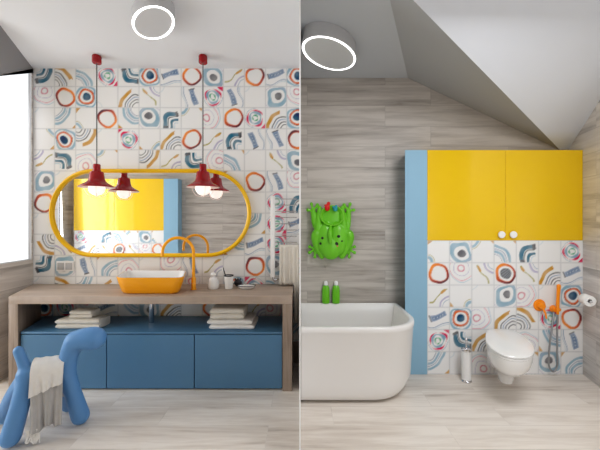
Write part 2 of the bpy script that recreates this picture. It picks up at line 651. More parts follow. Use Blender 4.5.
LEFT = rows('''
G2 F3 J2 D0 G1 B0 E0 A0 C0 K0 A1 E0 B0
I0 A3 B0 H1 F0 K1 H0 E3 D1 E1 H0 C1 I0
H0 J1 N1 A2 J0 C2 G0 N0 I1 A0 D0 F0 B1
N3 B2 F2 H0 D2 N2 F0 A0 K0 G0 E1 E3 A2
K2 G3 I2 N0 H1 F2 K0 G1 I3 J2 H0 K1 C0
C1 H0 I0 J0 K0 H0 D0 E0 G0 N1 A0 E3 I0
A3 K1 H0 J0 F0 C0 A0 N0 D0 D3 H1 D0 G0
H0 J0 I0 J0 F0 C0 A0 N0 D0 I1 J1 D0 E0
F1 K3 I0 J0 F0 C0 A0 N0 D0 J0 E0 D1 H0
G2 C3 E1 J3 I2 H0 I0 E3 K0 H0 A2 C2 D0
H0 F3 J1 F0 H0 K1 G0 I0 H1 B0 D2 J2 K0
B0 D1 I0 E0 J0 C0 F0 H0 A0 G1 K0 I1 D0
K0 G0 F0 I1 E0 D0 H0 B0 J0 F1 C0 G0 J1
''')
RIGHT = rows('''
N1 C0 N0 J2 G0 H0 D0
A0 I0 K1 L0 K1 F0 E0
K0 N2 H0 C1 I1 H0 B0
E0 B1 I1 F0 F3 D0 A1
D1 G1 F0 H0 I2 J0 E3
J1 H0 I2 H0 N0 C2 J3
''')

# ------------------------------------------------------------------ the two rooms
XL = -2.592                       # vanity room, stub wall beside the window
YB = 2.70                         # where the side wall turns out into the bay
XBAY = -4.62
YR = -0.35                        # rear wall
HALF = 0.0045                     # half the thickness of the dividing panel

bm = bmesh.new()
box(bm, XBAY - 0.1, 4.2, YR - 0.1, D + 0.1, -0.06, 0.0)
struct('floor', bm, M['floor'])

# back wall, vanity side: patterned tile, a strip of wood-look tile low down on the right
zt = CL + (21.1 - 18.0) / 103.0
pitch = 21.1 / 103.0
o = tile_mesh('wall_back', XP(33.5, D), zt, pitch, XL, -HALF, 0.21, CL, D, LEFT)
o['kind'] = 'structure'
bm = bmesh.new()
box(bm, XL, -HALF, D - 0.003, D + 0.02, 0.0, 0.21)
struct('baseboard_back', bm, M['counter'])
bm = bmesh.new()
box(bm, XL + 0.001, 3.2, D + 0.0205, D + 0.1, 0, CL + 0.1)
struct('wall_outer_back', bm, M['plain'])
# back wall, bath side
bm = bmesh.new()
poly(bm, [(HALF, D, 0), (3.0, D, 0), (3.0, D, CR), (HALF, D, CR)])
struct('wall_bath', bm, M['wallx'])

# dividing panel between the rooms
bm = bmesh.new()
box(bm, -HALF, HALF, 1.86, D, 0, CL)
struct('wall_divider', bm, M['edge'])

# ceilings
bm = bmesh.new()
prism(bm, [(XBAY - 0.1, YR), (-HALF, YR), (-HALF, D), (XL, D), (XL, YB), (XBAY - 0.1, YB)], CL, CL + 0.08)
struct('ceiling', bm, M['ceiling'])

# ---- roof slopes of the bath room
A3 = P(390, 0, F * (CR - H) / 219.0)
B3 = P(408, 78, D)
Q3 = P(560, 150, D)
nrm = (A3 - B3).cross(Q3 - B3).normalized()
eye = Vector((0, 0, H))


def hit(px, py, p0, n):
    d = Vector(((px - 300) / F, 1, -(py - HZ) / F))
    t = (p0 - eye).dot(n) / d.dot(n)
    return eye + d * t


C3 = hit(413, 0, B3, nrm)
XR0, YR0 = XP(583, DR), DR
YR1 = F * H / (388.0 - HZ)
XR1 = XP(600, YR1)
F3 = P(600, 100, YR1)
n2 = (C3 - Q3).cross(F3 - Q3).normalized()
# the fold of the flat ceiling and the fold of the slope meet in one point, just above the picture
AP = A3 + (A3 - B3) * 0.0
best = None
for i in range(4000):
    q = B3 + (A3 - B3) * (1 + i / 2000.0)
    dist = abs((q - Q3).dot(n2))
    if best is None or dist < best:
        best, AP = dist, q
yat = lambda x: Q3.y - (n2.x * (x - Q3.x) + n2.z * (CR - Q3.z)) / n2.y
XE = 3.0
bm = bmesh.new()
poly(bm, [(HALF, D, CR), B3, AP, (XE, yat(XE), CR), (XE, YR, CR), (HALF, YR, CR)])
struct('ceiling_bath', bm, M['ceilshade'])
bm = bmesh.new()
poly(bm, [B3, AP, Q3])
struct('ceiling_cheek', bm, M['cheekshade'])
bm = bmesh.new()
poly(bm, [Q3, AP, (XE, yat(XE), CR), hit(680, 120, Q3, n2), hit(603, 152, Q3, n2)])
struct('ceiling_slope', bm, M['slope'])

# right wall, running forward from the corner of the boxed-out wall
dirw = Vector((XR1 - XR0, YR1 - YR0, 0)).normalized()
Wb = Vector((XR0, YR0, 0)) - dirw * 0.25
Wa = Vector((XR0, YR0, 0)) + dirw * 0.42       # window starts here
Wm = Vector((XR0, YR0, 0)) + dirw * 0.92
Wf = Vector((XR0, YR0, 0)) + dirw * 1.3


def wquad(bm, a, b, z0, z1):
    poly(bm, [(a.x, a.y, z0), (b.x, b.y, z0), (b.x, b.y, z1), (a.x, a.y, z1)])


bm = bmesh.new()
wquad(bm, Wb, Wa, 0, 2.9)
wquad(bm, Wm, Wf, 0, 2.9)
wquad(bm, Wa, Wm, 0, 0.5)
wquad(bm, Wa, Wm, 2.15, 2.9)
struct('wall_right', bm, M['wally'])
fr = bmesh.new()
nw = Vector((-dirw.y, dirw.x, 0))
if nw.x < 0:
    nw = -nw
for a, b, z0, z1 in ((Wa, Wa + dirw * 0.04, 0.5, 2.15), (Wm - dirw * 0.04, Wm, 0.5, 2.15), (Wa, Wm, 0.5, 0.54), (Wa, Wm, 2.11, 2.15)):
    prism(fr, [(a.x, a.y), (b.x, b.y), (b.x + nw.x * 0.05, b.y + nw.y * 0.05), (a.x + nw.x * 0.05, a.y + nw.y * 0.05)], z0, z1)
w2 = struct('window_3', fr, M['wframe'])
bm = bmesh.new()
a, b = Wa + nw * 0.03, Wm + nw * 0.03
wquad(bm, a, b, 0.54, 2.11)
struct('pane', bm, M['glass'], parent=w2)

# boxed-out wall behind the toilet: tile below, cabinet above, pale blue end panel
XB0, XB1 = XP(405, DR), XP(427.3, DR)
ZB = ZP(150, DR)
ZT = ZP(240.5, DR)
o = tile_mesh('wall_toilet', XB1, ZT, 22.25 / 111.07, XB1, XR0 + 0.0, 0.0, ZT, DR, RIGHT)
o['kind'] = 'structure'
bm = bmesh.new()
box(bm, XB1, XR0, DR + 0.002, D - 0.002, 0, ZT)
struct('wall_toilet_core', bm, M['plain'])
bm = bmesh.new()
prism(bm, [(XB0, DR), (XB1, DR), (XB1, D - 0.002), (XB0 * (D / DR) + 0.004, D - 0.002)], 0, ZB, 0.002)
struct('trim_1', bm, M['palebl'])

# yellow wall cabinet
cab = thing('wall_cabinet', ((XB1 + XR0) / 2, DR, ZT), 'wide yellow gloss cabinet with two doors above the toilet tiles', 'cabinet')
bm = bmesh.new()
box(bm, XB1 + 0.001, XR0 - 0.001, DR + 0.022, D - 0.004, ZT + 0.001, ZB)
obj('carcass', bm, M['yellow'], cab)
xs = XP(505.5, DR)
for x0, x1, kx in ((XB1 + 0.001, xs - 0.001, 500.3), (xs + 0.001, XR0 - 0.001, 512.0)):
    bm = bmesh.new()
    box(bm, x0, x1, DR, DR + 0.02, ZT + 0.001, ZB, 0.0015, 1)
    d = obj('door', bm, M['yellow'], cab)
    bm = bmesh.new()
    axis_lathe(bm, [(0.012, 0), (0.012, 0.012), (0.03, 0.014), (0.032, 0.02), (0.03, 0.027), (0.02, 0.03), (0, 0.03)], (XP(kx, DR), DR, ZP(234.5, DR)), (0, -1, 0))
    k = obj('knob', bm, M['whitep'], d)

# ---- left stub wall with the bright window, sloping soffit above it
ZSILL = ZP(259.5, D)
XW = XL - 0.0
zh0 = ZP(73, D)                       # head of the window at the corner
zh1 = ZP(76, F * -XL / 300.0)         # and at the frame's edge
Y1 = F * -XL / 300.0
slope = (zh1 - zh0) / (Y1 - D)
zhead = lambda y: zh0 + slope * (y - D)
bm = bmesh.new()
Yc = 3.085
poly(bm, [(XL, D, 0), (XL, YB, 0), (XL, YB, ZSILL), (XL, D, ZSILL)])
poly(bm, [(XL, D, ZSILL), (XL, Yc, ZSILL), (XL, Yc, zhead(Yc)), (XL, D, zhead(D))])
poly(bm, [(XL, D, zhead(D)), (XL, YB, zhead(YB)), (XL, YB, CL), (XL, D, CL)])
struct('wall_left', bm, M['wally'])
bm = bmesh.new()
box(bm, XL - 0.02, XL - 0.003, YB, YB + 0.012, ZSILL, zhead(YB))
box(bm, XL - 0.02, XL - 0.003, Yc - 0.010, Yc, ZSILL, zhead(Yc))
box(bm, XL - 0.02, XL - 0.003, YB, Yc, ZSILL, ZSILL + 0.010)
w1 = struct('window_1', bm, M['wframe'])
bm = bmesh.new()
poly(bm, [(XL - 0.012, YB, ZSILL), (XL - 0.012, Yc, ZSILL), (XL - 0.012, Yc, zhead(Yc)), (XL - 0.012, YB, zhead(YB))])
struct('pane', bm, M['glass'], parent=w1)
# soffit: from the ceiling fold down to the window head
s1 = P(0, 25, F * (CL - H) / 194.0)
fold = s1 - Vector((XL, D, CL))
s2 = Vector((XL, D, CL)) + fold * 1.15
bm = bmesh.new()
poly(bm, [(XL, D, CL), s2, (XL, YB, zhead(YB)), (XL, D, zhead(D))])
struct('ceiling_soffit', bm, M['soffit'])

# bay, rear wall (seen in the mirror)
bm = bmesh.new()
poly(bm, [(XL, YB, 0), (XBAY, YB, 0), (XBAY, YB, CL), (XL, YB, CL)])
struct('wall_bay', bm, M['wallx'])
bm = bmesh.new()
by0, by1, bz0, bz1 = 0.05, 2.45, 0.45, 2.55
poly(bm, [(XBAY, YR, 0), (XBAY, YB, 0), (XBAY, YB, bz0), (XBAY, YR, bz0)])
poly(bm, [(XBAY, YR, bz1), (XBAY, YB, bz1), (XBAY, YB, CL), (XBAY, YR, CL)])
poly(bm, [(XBAY, YR, bz0), (XBAY, by0, bz0), (XBAY, by0, bz1), (XBAY, YR, bz1)])
poly(bm, [(XBAY, by1, bz0), (XBAY, YB, bz0), (XBAY, YB, bz1), (XBAY, by1, bz1)])
struct('wall_outer_left', bm, M['wally'])
bm = bmesh.new()
for y in (by0, (by0 + by1) / 2 - 0.02, by1 - 0.04):
    box(bm, XBAY - 0.05, XBAY - 0.002, y, y + 0.04, bz0, bz1)
box(bm, XBAY - 0.05, XBAY - 0.002, by0, by1, bz0, bz0 + 0.04)
box(bm, XBAY - 0.05, XBAY - 0.002, by0, by1, bz1 - 0.04, bz1)
w3 = struct('window_2', bm, M['wframe'])
bm = bmesh.new()
poly(bm, [(XBAY - 0.03, by0, bz0), (XBAY - 0.03, by1, bz0), (XBAY - 0.03, by1, bz1), (XBAY - 0.03, by0, bz1)])
struct('pane', bm, M['glass'], parent=w3)
bm = bmesh.new()
poly(bm, [(XBAY, YR, 0), (0.8, YR, 0), (0.8, YR, CL), (XBAY, YR, CL)])
for q in ((0.8, 2.3, 0, 0.7), (0.8, 2.3, 2.2, CL), (2.3, 3.0, 0, CL)):  # opening made to let the added rear fill in
    poly(bm, [(q[0], YR, q[2]), (q[1], YR, q[2]), (q[1], YR, q[3]), (q[0], YR, q[3])])
poly(bm, [(3.0, YR, 0), (3.0, 1.7, 0), (3.0, 1.7, CL), (3.0, YR, CL)])
struct('wall_rear', bm, M['wallx'])
LM = 2 * (D - 0.02) - YR
rx = lambda px: (px - 300) / F * LM
rz = lambda py: H - (py - HZ) * LM / F
rc = thing('wall_cabinet', (rx(125), YR, rz(230)), 'yellow gloss cabinet seen only as a reflection in the oval mirror', 'cabinet')
xm = (rx(81) * 0.55 + rx(168) * 0.45)
bm = bmesh.new()
box(bm, rx(81), rx(168), YR + 0.002, YR + 0.18, rz(230), rz(180))
obj('carcass', bm, M['yellow'], rc)
for x0, x1 in ((rx(81), xm - 0.002), (xm + 0.002, rx(168))):
    bm = bmesh.new()
    box(bm, x0, x1, YR + 0.181, YR + 0.2, rz(230), rz(180), 0.002, 1)
    obj('door', bm, M['yellow'], rc)
bm = bmesh.new()
box(bm, rx(168), rx(182), YR + 0.002, YR + 0.2, 0, rz(180), 0.003)
struct('trim_2', bm, M['palebl'])
o = tile_mesh('wall_rear_tiles', rx(81), rz(230), 0.255, rx(81), rx(168), 0.0, rz(230), YR + 0.19, [r[::-1] for r in RIGHT], N=14)
o['kind'] = 'structure'

# ------------------------------------------------------------------ vanity
xl_f, xr = XP(8.5, YF), XP(292, YF)
van = thing('vanity_worktop', ((xl_f + xr) / 2, YF, 0), 'long beige oak worktop on two side panels under the patterned tile wall', 'worktop')
TH = 7.6 * YF / F
yb = D - 0.006
xl_b = XL + 0.006
endx = lambda y: xl_f + (xl_b - xl_f) * (y - YF) / (yb - YF)
bm = bmesh.new()
prism(bm, [(xl_f, YF), (xr, YF), (xr, yb), (xl_b, yb)], ZC - TH, ZC, 0.0015)
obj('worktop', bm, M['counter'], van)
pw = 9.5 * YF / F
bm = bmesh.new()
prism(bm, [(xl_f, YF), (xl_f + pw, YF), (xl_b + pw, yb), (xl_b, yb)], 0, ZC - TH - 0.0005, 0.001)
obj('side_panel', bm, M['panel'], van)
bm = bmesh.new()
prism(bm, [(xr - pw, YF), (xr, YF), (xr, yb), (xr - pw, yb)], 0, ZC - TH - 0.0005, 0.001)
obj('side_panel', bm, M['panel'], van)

ybf = YF + 0.02
zct = ZP(332, ybf)
x0c, x1c = xl_f + pw + 0.004, xr - pw - 0.004
dc = thing('drawer_cabinet', ((x0c + x1c) / 2, ybf, 0), 'low blue cabinet with three flat drawers under the oak worktop', 'cabinet')
bm = bmesh.new()
prism(bm, [(x0c, ybf + 0.022), (x1c, ybf + 0.022), (x1c, yb - 0.05), (x0c - 0.14, yb - 0.05)], 0.004, zct - 0.017)
obj('carcass', bm, M['bluedark'], dc)
bm = bmesh.new()
prism(bm, [(x0c, ybf), (x1c, ybf), (x1c, yb - 0.05), (x0c - 0.14, yb - 0.05)], zct - 0.016, zct, 0.0012)
obj('top_panel', bm, M['blue'], dc)
seams = [x0c, XP(106.5, ybf), XP(194.3, ybf), x1c]
for i in range(3):
    bm = bmesh.new()
    box(bm, seams[i] + (0.0035 if i else 0), seams[i + 1] - (0.0035 if i < 2 else 0), ybf, ybf + 0.02, 0.012, zct - 0.023, 0.0015, 1)
    obj('drawer', bm, M['blue'], dc)

# drain pipe under the worktop
bm = bmesh.new()
px_ = XP(150.5, 2.84)
lathe(bm, [(0.02, 0), (0.022, 0.003), (0.022, ZC - TH - zct - 0.002)], (px_, 2.86, zct + 0.001), 24)
tag(obj('drain_pipe', bm, M['chrome']), 'short chrome drain pipe hanging below the worktop under the basin', 'pipe')

# folded towels on the blue cabinet
def towel(name, x0, x1, y0, y1, z0, h, m, label, folds=2, jit=0.004):
    """folded towel: stacked rounded layers joined at the folded front edge"""
    bm = bmesh.new()
    n = 28
    lay = h / folds
    rings = []
    for i in range(n + 1):
        x = x0 + (x1 - x0) * i / n
        end = min(i, n - i)
        sh = 1.0 if end > 1 else (0.9 if end == 1 else 0.55)
        prof = []
        for k in range(folds):
            zc_ = z0 + lay * (k + 0.5)
            for a in range(-4, 5):
                ang = a / 4 * math.pi / 2
                dz = lay / 2 * 0.98 * math.sin(ang) * sh
                prof.append((y0 + lay / 2 - lay / 2 * math.cos(ang) * (1.0) + 0.003 * math.sin(k * 2 + x * 20), zc_ + dz))
        top = z0 + h
        w = jit * math.sin(x * 31 + z0 * 50) * (0.6)
        prof.append((y0 + (y1 - y0) * 0.5, top - (1 - sh) * lay * 0.4 + w))
        prof.append((y1 - lay * 0.4, top - (1 - sh) * lay * 0.4))
        prof.append((y1, top - lay * 0.5))
        prof.append((y1, z0 + lay * 0.3))
        prof.append((y1 - lay * 0.4, z0))
        prof.append((y0 + (y1 - y0) * 0.5, z0))
        rings.append([(x, p[0], max(z0, p[1])) for p in prof])
    loft(bm, rings)
    return tag(obj(name, bm, m, smooth=True, angle=60), label, 'towel', 'folded towels on the blue cabinet')


zt0 = zct + 0.001
pz = lambda py, y: ZP(py, y)
towel('folded_towel', XP(55, 2.68), XP(99, 2.68), 2.68, 2.84, zt0, 0.080, M['towelb'], 'large folded cream towel at the bottom of the stack behind the dog stool', 2)
towel('folded_towel', XP(69, 2.71), XP(91.5, 2.71), 2.71, 2.83, zt0 + 0.0815, 0.062, M['towelb'], 'small folded cream towel on top of the stack behind the dog stool', 2)
towel('folded_towel', XP(209, 2.67), XP(254, 2.67), 2.67, 2.95, zt0, 0.035, M['towelw'], 'thin folded white towel lying lowest in the stack below the cups', 1)
towel('folded_towel', XP(207, 2.69), XP(252, 2.69), 2.69, 2.95, zt0 + 0.0365, 0.033, M['towelw'], 'thin folded white towel in the middle of the stack below the cups', 1)
towel('folded_towel', XP(210, 2.71), XP(243.5, 2.71), 2.71, 2.94, zt0 + 0.0715, 0.092, M['towelb'], 'thick folded towel on top of the stack below the cups', 2)

# ------------------------------------------------------------------ basin
zr = 0.915
yf_, yk_ = 2.64, 3.02
skew = -0.30


def basin_ring(grow, z, r):
    x0, x1 = XP(114.2, yf_), XP(183.6, yf_)
    out = rrect(x0 - grow, x1 + grow, yf_ - grow, yk_ + grow, max(r + grow, 0.01), 8)
    return [(x + skew * (y - yf_), y, z) for x, y in out]


bas = thing('vessel_basin', ((XP(116.8, yf_) + XP(185.4, yf_)) / 2, 2.83, ZC), 'orange-yellow vessel basin with white bowl standing on the oak worktop', 'basin')
bm = bmesh.new()
loft(bm, [basin_ring(-0.062, ZC + 0.0005, 0.11), basin_ring(-0.05, ZC + 0.003, 0.11), basin_ring(-0.036, ZC + 0.02, 0.10), basin_ring(-0.012, ZC + 0.09, 0.09), basin_ring(0, zr - 0.006, 0.08), basin_ring(0.0, zr - 0.0005, 0.08), basin_ring(-0.004, zr, 0.08)], cap1=False)
obj('outer_shell', bm, M['basin'], bas)
bm = bmesh.new()
loft(bm, [basin_ring(-0.004, zr + 0.0002, 0.08), basin_ring(-0.010, zr + 0.0005, 0.08), basin_ring(-0.014, zr - 0.004, 0.08), basin_ring(-0.035, zr - 0.07, 0.09), basin_ring(-0.07, zr - 0.118, 0.11), basin_ring(-0.12, zr - 0.128, 0.12)], cap0=False)
obj('bowl', bm, M['white'], bas)
bm = bmesh.new()
lathe(bm, [(0.03, 0), (0.03, 0.004), (0.024, 0.006), (0, 0.006)], (bas.location.x - 0.06, 2.83, zr - 0.1275), 24)
obj('drain', bm, M['chrome'], bas)

# tap
ty = 2.86
tx = XP(193.6, ty)
tap = thing('basin_tap', (tx, ty, ZC), 'tall orange gooseneck tap with side lever standing right of the basin', 'tap')
bm = bmesh.new()
lathe(bm, [(0.027, 0.0005), (0.027, 0.006), (0.02, 0.01), (0.02, 0.10), (0.016, 0.108), (0.0135, 0.112)], (tx, ty, ZC), 28)
obj('base', bm, M['tap'], tap)
ztop = ZP(252, ty)
re = (tx - XP(164, ty)) / 2
path = [(tx, ty, ZC + 0.105), (tx, ty, ztop - 0.1), (tx, ty, ztop)]
for k in range(1, 25):
    a = math.pi * k / 24
    path.append((tx - re + re * math.cos(a), ty - 0.035 * k / 24, ztop + re * 0.97 * math.sin(a)))
path.append((tx - 2 * re, ty - 0.035, ztop - 0.035))
bm = bmesh.new()
tube(bm, path, 0.0135, 18)
obj('spout', bm, M['tap'], tap)
bm = bmesh.new()
tube(bm, [(tx, ty - 0.018, ZC + 0.055), (tx + 0.008, ty - 0.04, ZC + 0.05)], 0.012, 16, True)
tube(bm, [(tx + 0.008, ty - 0.04, ZC + 0.05), (tx + 0.014, ty - 0.05, ZC + 0.015)], [0.008, 0.006], 12, True)
obj('lever', bm, M['tap'], tap)

# accessories on the worktop
y = 2.90
sx_ = XP(213.5, y)
sd = thing('soap_dispenser', (sx_, y, ZC), 'squat white soap dispenser with ball stopper beside the toothbrush cup', 'dispenser')
bm = bmesh.new()
lathe(bm, [(0.046, 0.0005), (0.05, 0.006), (0.051, 0.03), (0.046, 0.07), (0.032, 0.095), (0.02, 0.104)], (sx_, y, ZC), 32)
obj('body', bm, M['white'], sd)
bm = bmesh.new()
lathe(bm, [(0.014, 0.1035), (0.014, 0.112), (0.023, 0.12), (0.025, 0.13), (0.02, 0.14), (0.008, 0.146), (0, 0.147)], (sx_, y, ZC), 24)
obj('stopper', bm, M['white'], sd)
cx_ = XP(228.8, y)
cu = thing('toothbrush_cup', (cx_, y, ZC), 'white tumbler with dark rim holding a toothbrush', 'cup')
bm = bmesh.new()
lathe(bm, [(0.0, 0.0005), (0.033, 0.0005), (0.036, 0.004), (0.042, 0.114), (0.039, 0.114), (0.034, 0.012), (0.0, 0.01)], (cx_, y, ZC), 32, False, False)
obj('body', bm, M['white'], cu)
bm = bmesh.new()
lathe(bm, [(0.0425, 0.1135), (0.0435, 0.118), (0.0425, 0.1225), (0.039, 0.1225), (0.0385, 0.115), (0.0395, 0.1135)], (cx_, y, ZC), 32, False, False)
obj('rim', bm, M['dark'], cu)
tb = thing('toothbrush', (cx_ - 0.02, y, ZC + 0.015), 'dark toothbrush leaning against the left side of the white tumbler', 'toothbrush')
bm = bmesh.new()
tube(bm, smooth_path([(cx_ + 0.012, y - 0.005, ZC + 0.018), (cx_ - 0.02, y - 0.003, ZC + 0.09), (cx_ - 0.045, y, ZC + 0.165), (cx_ - 0.05, y, ZC + 0.185)]), [0.005, 0.006, 0.004, 0.005], 10, True)
obj('handle', bm, M['dark'], tb)
bm = bmesh.new()
box(bm, cx_ - 0.062, cx_ - 0.05, y - 0.005, y + 0.005, ZC + 0.16, ZC + 0.187, 0.002)
obj('bristles', bm, M['whitep'], tb)
ds = thing('soap_dish', (XP(246.5, y), y, ZC), 'low oval white soap dish with dark rim on the worktop', 'dish')
bm = bmesh.new()
lathe(bm, [(0.0, 0.0005), (0.056, 0.0005), (0.068, 0.006), (0.082, 0.026), (0.079, 0.026), (0.062, 0.012), (0.0, 0.01)], (ds.location.x, y, ZC), 36, False, False, sx=1.0, sy=0.7)
obj('bowl', bm, M['white'], ds)
bm = bmesh.new()
lathe(bm, [(0.0825, 0.0255), (0.084, 0.028), (0.0825, 0.031), (0.079, 0.031), (0.0785, 0.0265)], (ds.location.x, y, ZC), 36, False, False, sx=1.0, sy=0.7)
obj('rim', bm, M['dark'], ds)
bm = bmesh.new()
box(bm, ds.location.x - 0.035, ds.location.x + 0.03, y - 0.02, y + 0.02, ZC + 0.0125, ZC + 0.036, 0.009, 3)
tag(obj('soap_bar', bm, M['towelw']), 'white bar of soap lying in the oval dish', 'soap')
bm = bmesh.new()
ellipsoid(bm, (XP(238, 3.0), 3.0, ZC + 0.0335), (0.036, 0.026, 0.033))
for q in range(3):
    tube(bm, [(XP(238, 3.0) - 0.02 + q * 0.02, 3.0, ZC + 0.055), (XP(238, 3.0) - 0.024 + q * 0.024, 2.995, ZC + 0.07)], 0.006, 8, True)
tag(obj('sponge_puff', bm, M['dark']), 'small dark round sponge behind the white soap dish', 'sponge')

# double socket on the tiles
so = thing('double_socket', (XP(65.5, D), D, ZP(266, D)), 'white double wall socket on the tiles left of the basin', 'socket')
bm = bmesh.new()
box(bm, XP(57, D), XP(74.5, D), D - 0.011, D - 0.001, ZP(271, D), ZP(261, D), 0.003)
obj('cover_plate', bm, M['whitep'], so)
for a_, b_ in ((58.5, 65), (66.5, 73)):
    bm = bmesh.new()
    box(bm, XP(a_, D), XP(b_, D), D - 0.016, D - 0.0112, ZP(269.5, D), ZP(262.5, D), 0.002)
    obj('insert', bm, M['lampgrey'], so)

# ------------------------------------------------------------------ mirror
ym = D - 0.035
mx0, mx1, mz0, mz1 = XP(51, ym), XP(249, ym), ZP(255.3, ym), ZP(170.8, ym)
mir = thing('wall_mirror', ((mx0 + mx1) / 2, D, mz0), 'wide pill-shaped mirror in a yellow frame above the basin', 'mirror')


def stadium(g, n=26):
    cz = (mz0 + mz1) / 2
    r = (mz1 - mz0) / 2 + g
    xa, xb = mx0 + (mz1 - mz0) / 2, mx1 - (mz1 - mz0) / 2
    out = []
    for k in range(n + 1):
        a = -math.pi / 2 + math.pi * k / n
        out.append((xb + r * math.cos(a), cz + r * math.sin(a)))
    for k in range(n + 1):
        a = math.pi / 2 + math.pi * k / n
        out.append((xa + r * math.cos(a), cz + r * math.sin(a)))
    return out


bm = bmesh.new()
poly(bm, [(x, ym + 0.01, z) for x, z in stadium(0.0)])
obj('glass', bm, M['mirror'], mir, smooth=False)
bm = bmesh.new()
rr = 0.018
rings = []
for g, yy in ((-rr, D - 0.004), (-rr, ym - 0.004), (-rr * 0.6, ym - 0.014), (0, ym - 0.018), (rr * 0.6, ym - 0.014), (rr, ym - 0.004), (rr, D - 0.004)):
    rings.append([(x, yy, z) for x, z in stadium(g)])
loft(bm, rings + [rings[0]], False, False)
obj('frame', bm, M['yframe'], mir)

# ------------------------------------------------------------------ pendants
yp = 2.86


def make_pendant(px, label):
    x = XP(px, yp)
    t = thing('pendant_lamp', (x, yp, CL), label, 'lamp', 'red pendant lamps over the worktop')
    bm = bmesh.new()
    lathe(bm, [(0.034, -0.07), (0.038, -0.066), (0.038, -0.012), (0.033, -0.002), (0.0, -0.001)], (x, yp, CL), 30)
    obj('canopy', bm, M['red'], t)
    zs_ = ZP(164, yp)
    bm = bmesh.new()
    tube(bm, [(x, yp, CL - 0.069), (x, yp, zs_ - 0.002)], 0.0042, 8)
    obj('cord', bm, M['cord'], t)
    q = lambda py: ZP(py, yp) - CL
    R = 0.142
    bm = bmesh.new()
    prof = [(0.0, q(164)), (0.026, q(164.2)), (0.03, q(165.2)), (0.03, q(169.6)), (0.034, q(170.2)), (0.034, q(171.2)), (0.05, q(171.8)), (0.056, q(173)), (0.062, q(178.5)), (0.07, q(181)), (0.09, q(183)), (0.12, q(185)), (R, q(186.8)), (R + 0.002, q(187.4))]
    lathe(bm, prof, (x, yp, CL), 48, True, False)
    obj('shade', bm, M['red'], t)
    bm = bmesh.new()
    prof = [(R + 0.002, q(187.4)), (R - 0.003, q(187.6)), (0.118, q(186.2)), (0.084, q(184.2)), (0.05, q(181.5)), (0.044, q(174)), (0.0, q(173.5))]
    lathe(bm, prof, (x, yp, CL), 48, False, True)
    obj('shade_lining', bm, M['lining'], t)
    bm = bmesh.new()
    rb = 0.066
    zc_ = ZP(188.2, yp)
    prof = [(0.028, 0.085), (0.034, 0.06)] + [(rb * math.cos(a), rb * math.sin(a)) for a in [math.radians(d) for d in range(45, -91, -9)]]
    lathe(bm, prof[::-1], (x, yp, zc_), 36)
    obj('bulb', bm, M['bulb'], t)
    for k in range(4):
        a = k * math.pi / 2 + 0.5
        bm = bmesh.new()
        pts = [(x + rr_ * math.cos(a), yp + rr_ * math.sin(a), zc_ + zz) for rr_, zz in ((0.10, 0.03), (0.094, -0.01), (0.078, -0.045), (0.05, -0.07), (0.0, -0.078))]
        tube(bm, smooth_path(pts, 5), 0.0022, 6)
        obj('guard_wire', bm, M['lining'], t)
    return t


pen = make_pendant(96.8, 'red enamel pendant lamp over the left end of the mirror')
x2 = XP(203, yp)
copy_tree(pen, (x2 - pen.location.x, 0, 0), 'red enamel pendant lamp hanging above the orange tap and basin')

# ------------------------------------------------------------------ ceiling lamps
def ceiling_lamp(fn, zl, ztop_, label):
    """fn(theta, scale) gives the lamp's rim on the picture of its lower face; mapped to the plane z = zl"""
    def ringp(s, z):
        out = []
        for k in range(64):
            th = 2 * math.pi * k / 64
            px, py = fn(th, 1.0)
            Y = F * (zl - H) / (HZ - py)
            out.append(Vector((XP(px, Y), Y, z)))
        c = sum(out, Vector()) / len(out)
        res = []
        for p in out:
            d = p - c
            d.z = 0
            L = d.length
            res.append(Vector((c.x, c.y, z)) + d * ((L + s) / L))
        return res, c
    _, c = ringp(0, zl)
    t = thing('ceiling_lamp', (c.x, c.y, ztop_), label, 'lamp')
    bm = bmesh.new()
    loft(bm, [ringp(0.001, ztop_ - 0.001)[0], ringp(0.001, zl + 0.003)[0], ringp(0.0, zl + 0.0005)[0]], True, False)
    obj('housing', bm, M['lampgrey'], t)
    w = 0.017
    bm = bmesh.new()
    loft(bm, [ringp(0, zl)[0], ringp(-0.002, zl - 0.004)[0], ringp(-w, zl - 0.004)[0], ringp(-w - 0.001, zl)[0]], False, False)
    obj('light_ring', bm, M['ring'], t)
    bm = bmesh.new()
    poly(bm, ringp(-w - 0.001, zl - 0.0005)[0])
    obj('diffuser', bm, M['lampdisc'], t, smooth=False)
    return t


ceiling_lamp(lambda th, s: (153.2 + 21.5 * math.cos(th), 22.3 + 16.8 * math.sin(th)), CL - 0.085, CL, 'round ring-lit ceiling lamp in front of the two red pendants')
ceiling_lamp(lambda th, s: (328.9 + 27.0 * math.cos(th), 53.0 + 17.2 * math.sin(th + math.radians(20))), CR - 0.10, CR, 'round ring-lit ceiling lamp above the bathtub, beside the roof slope')

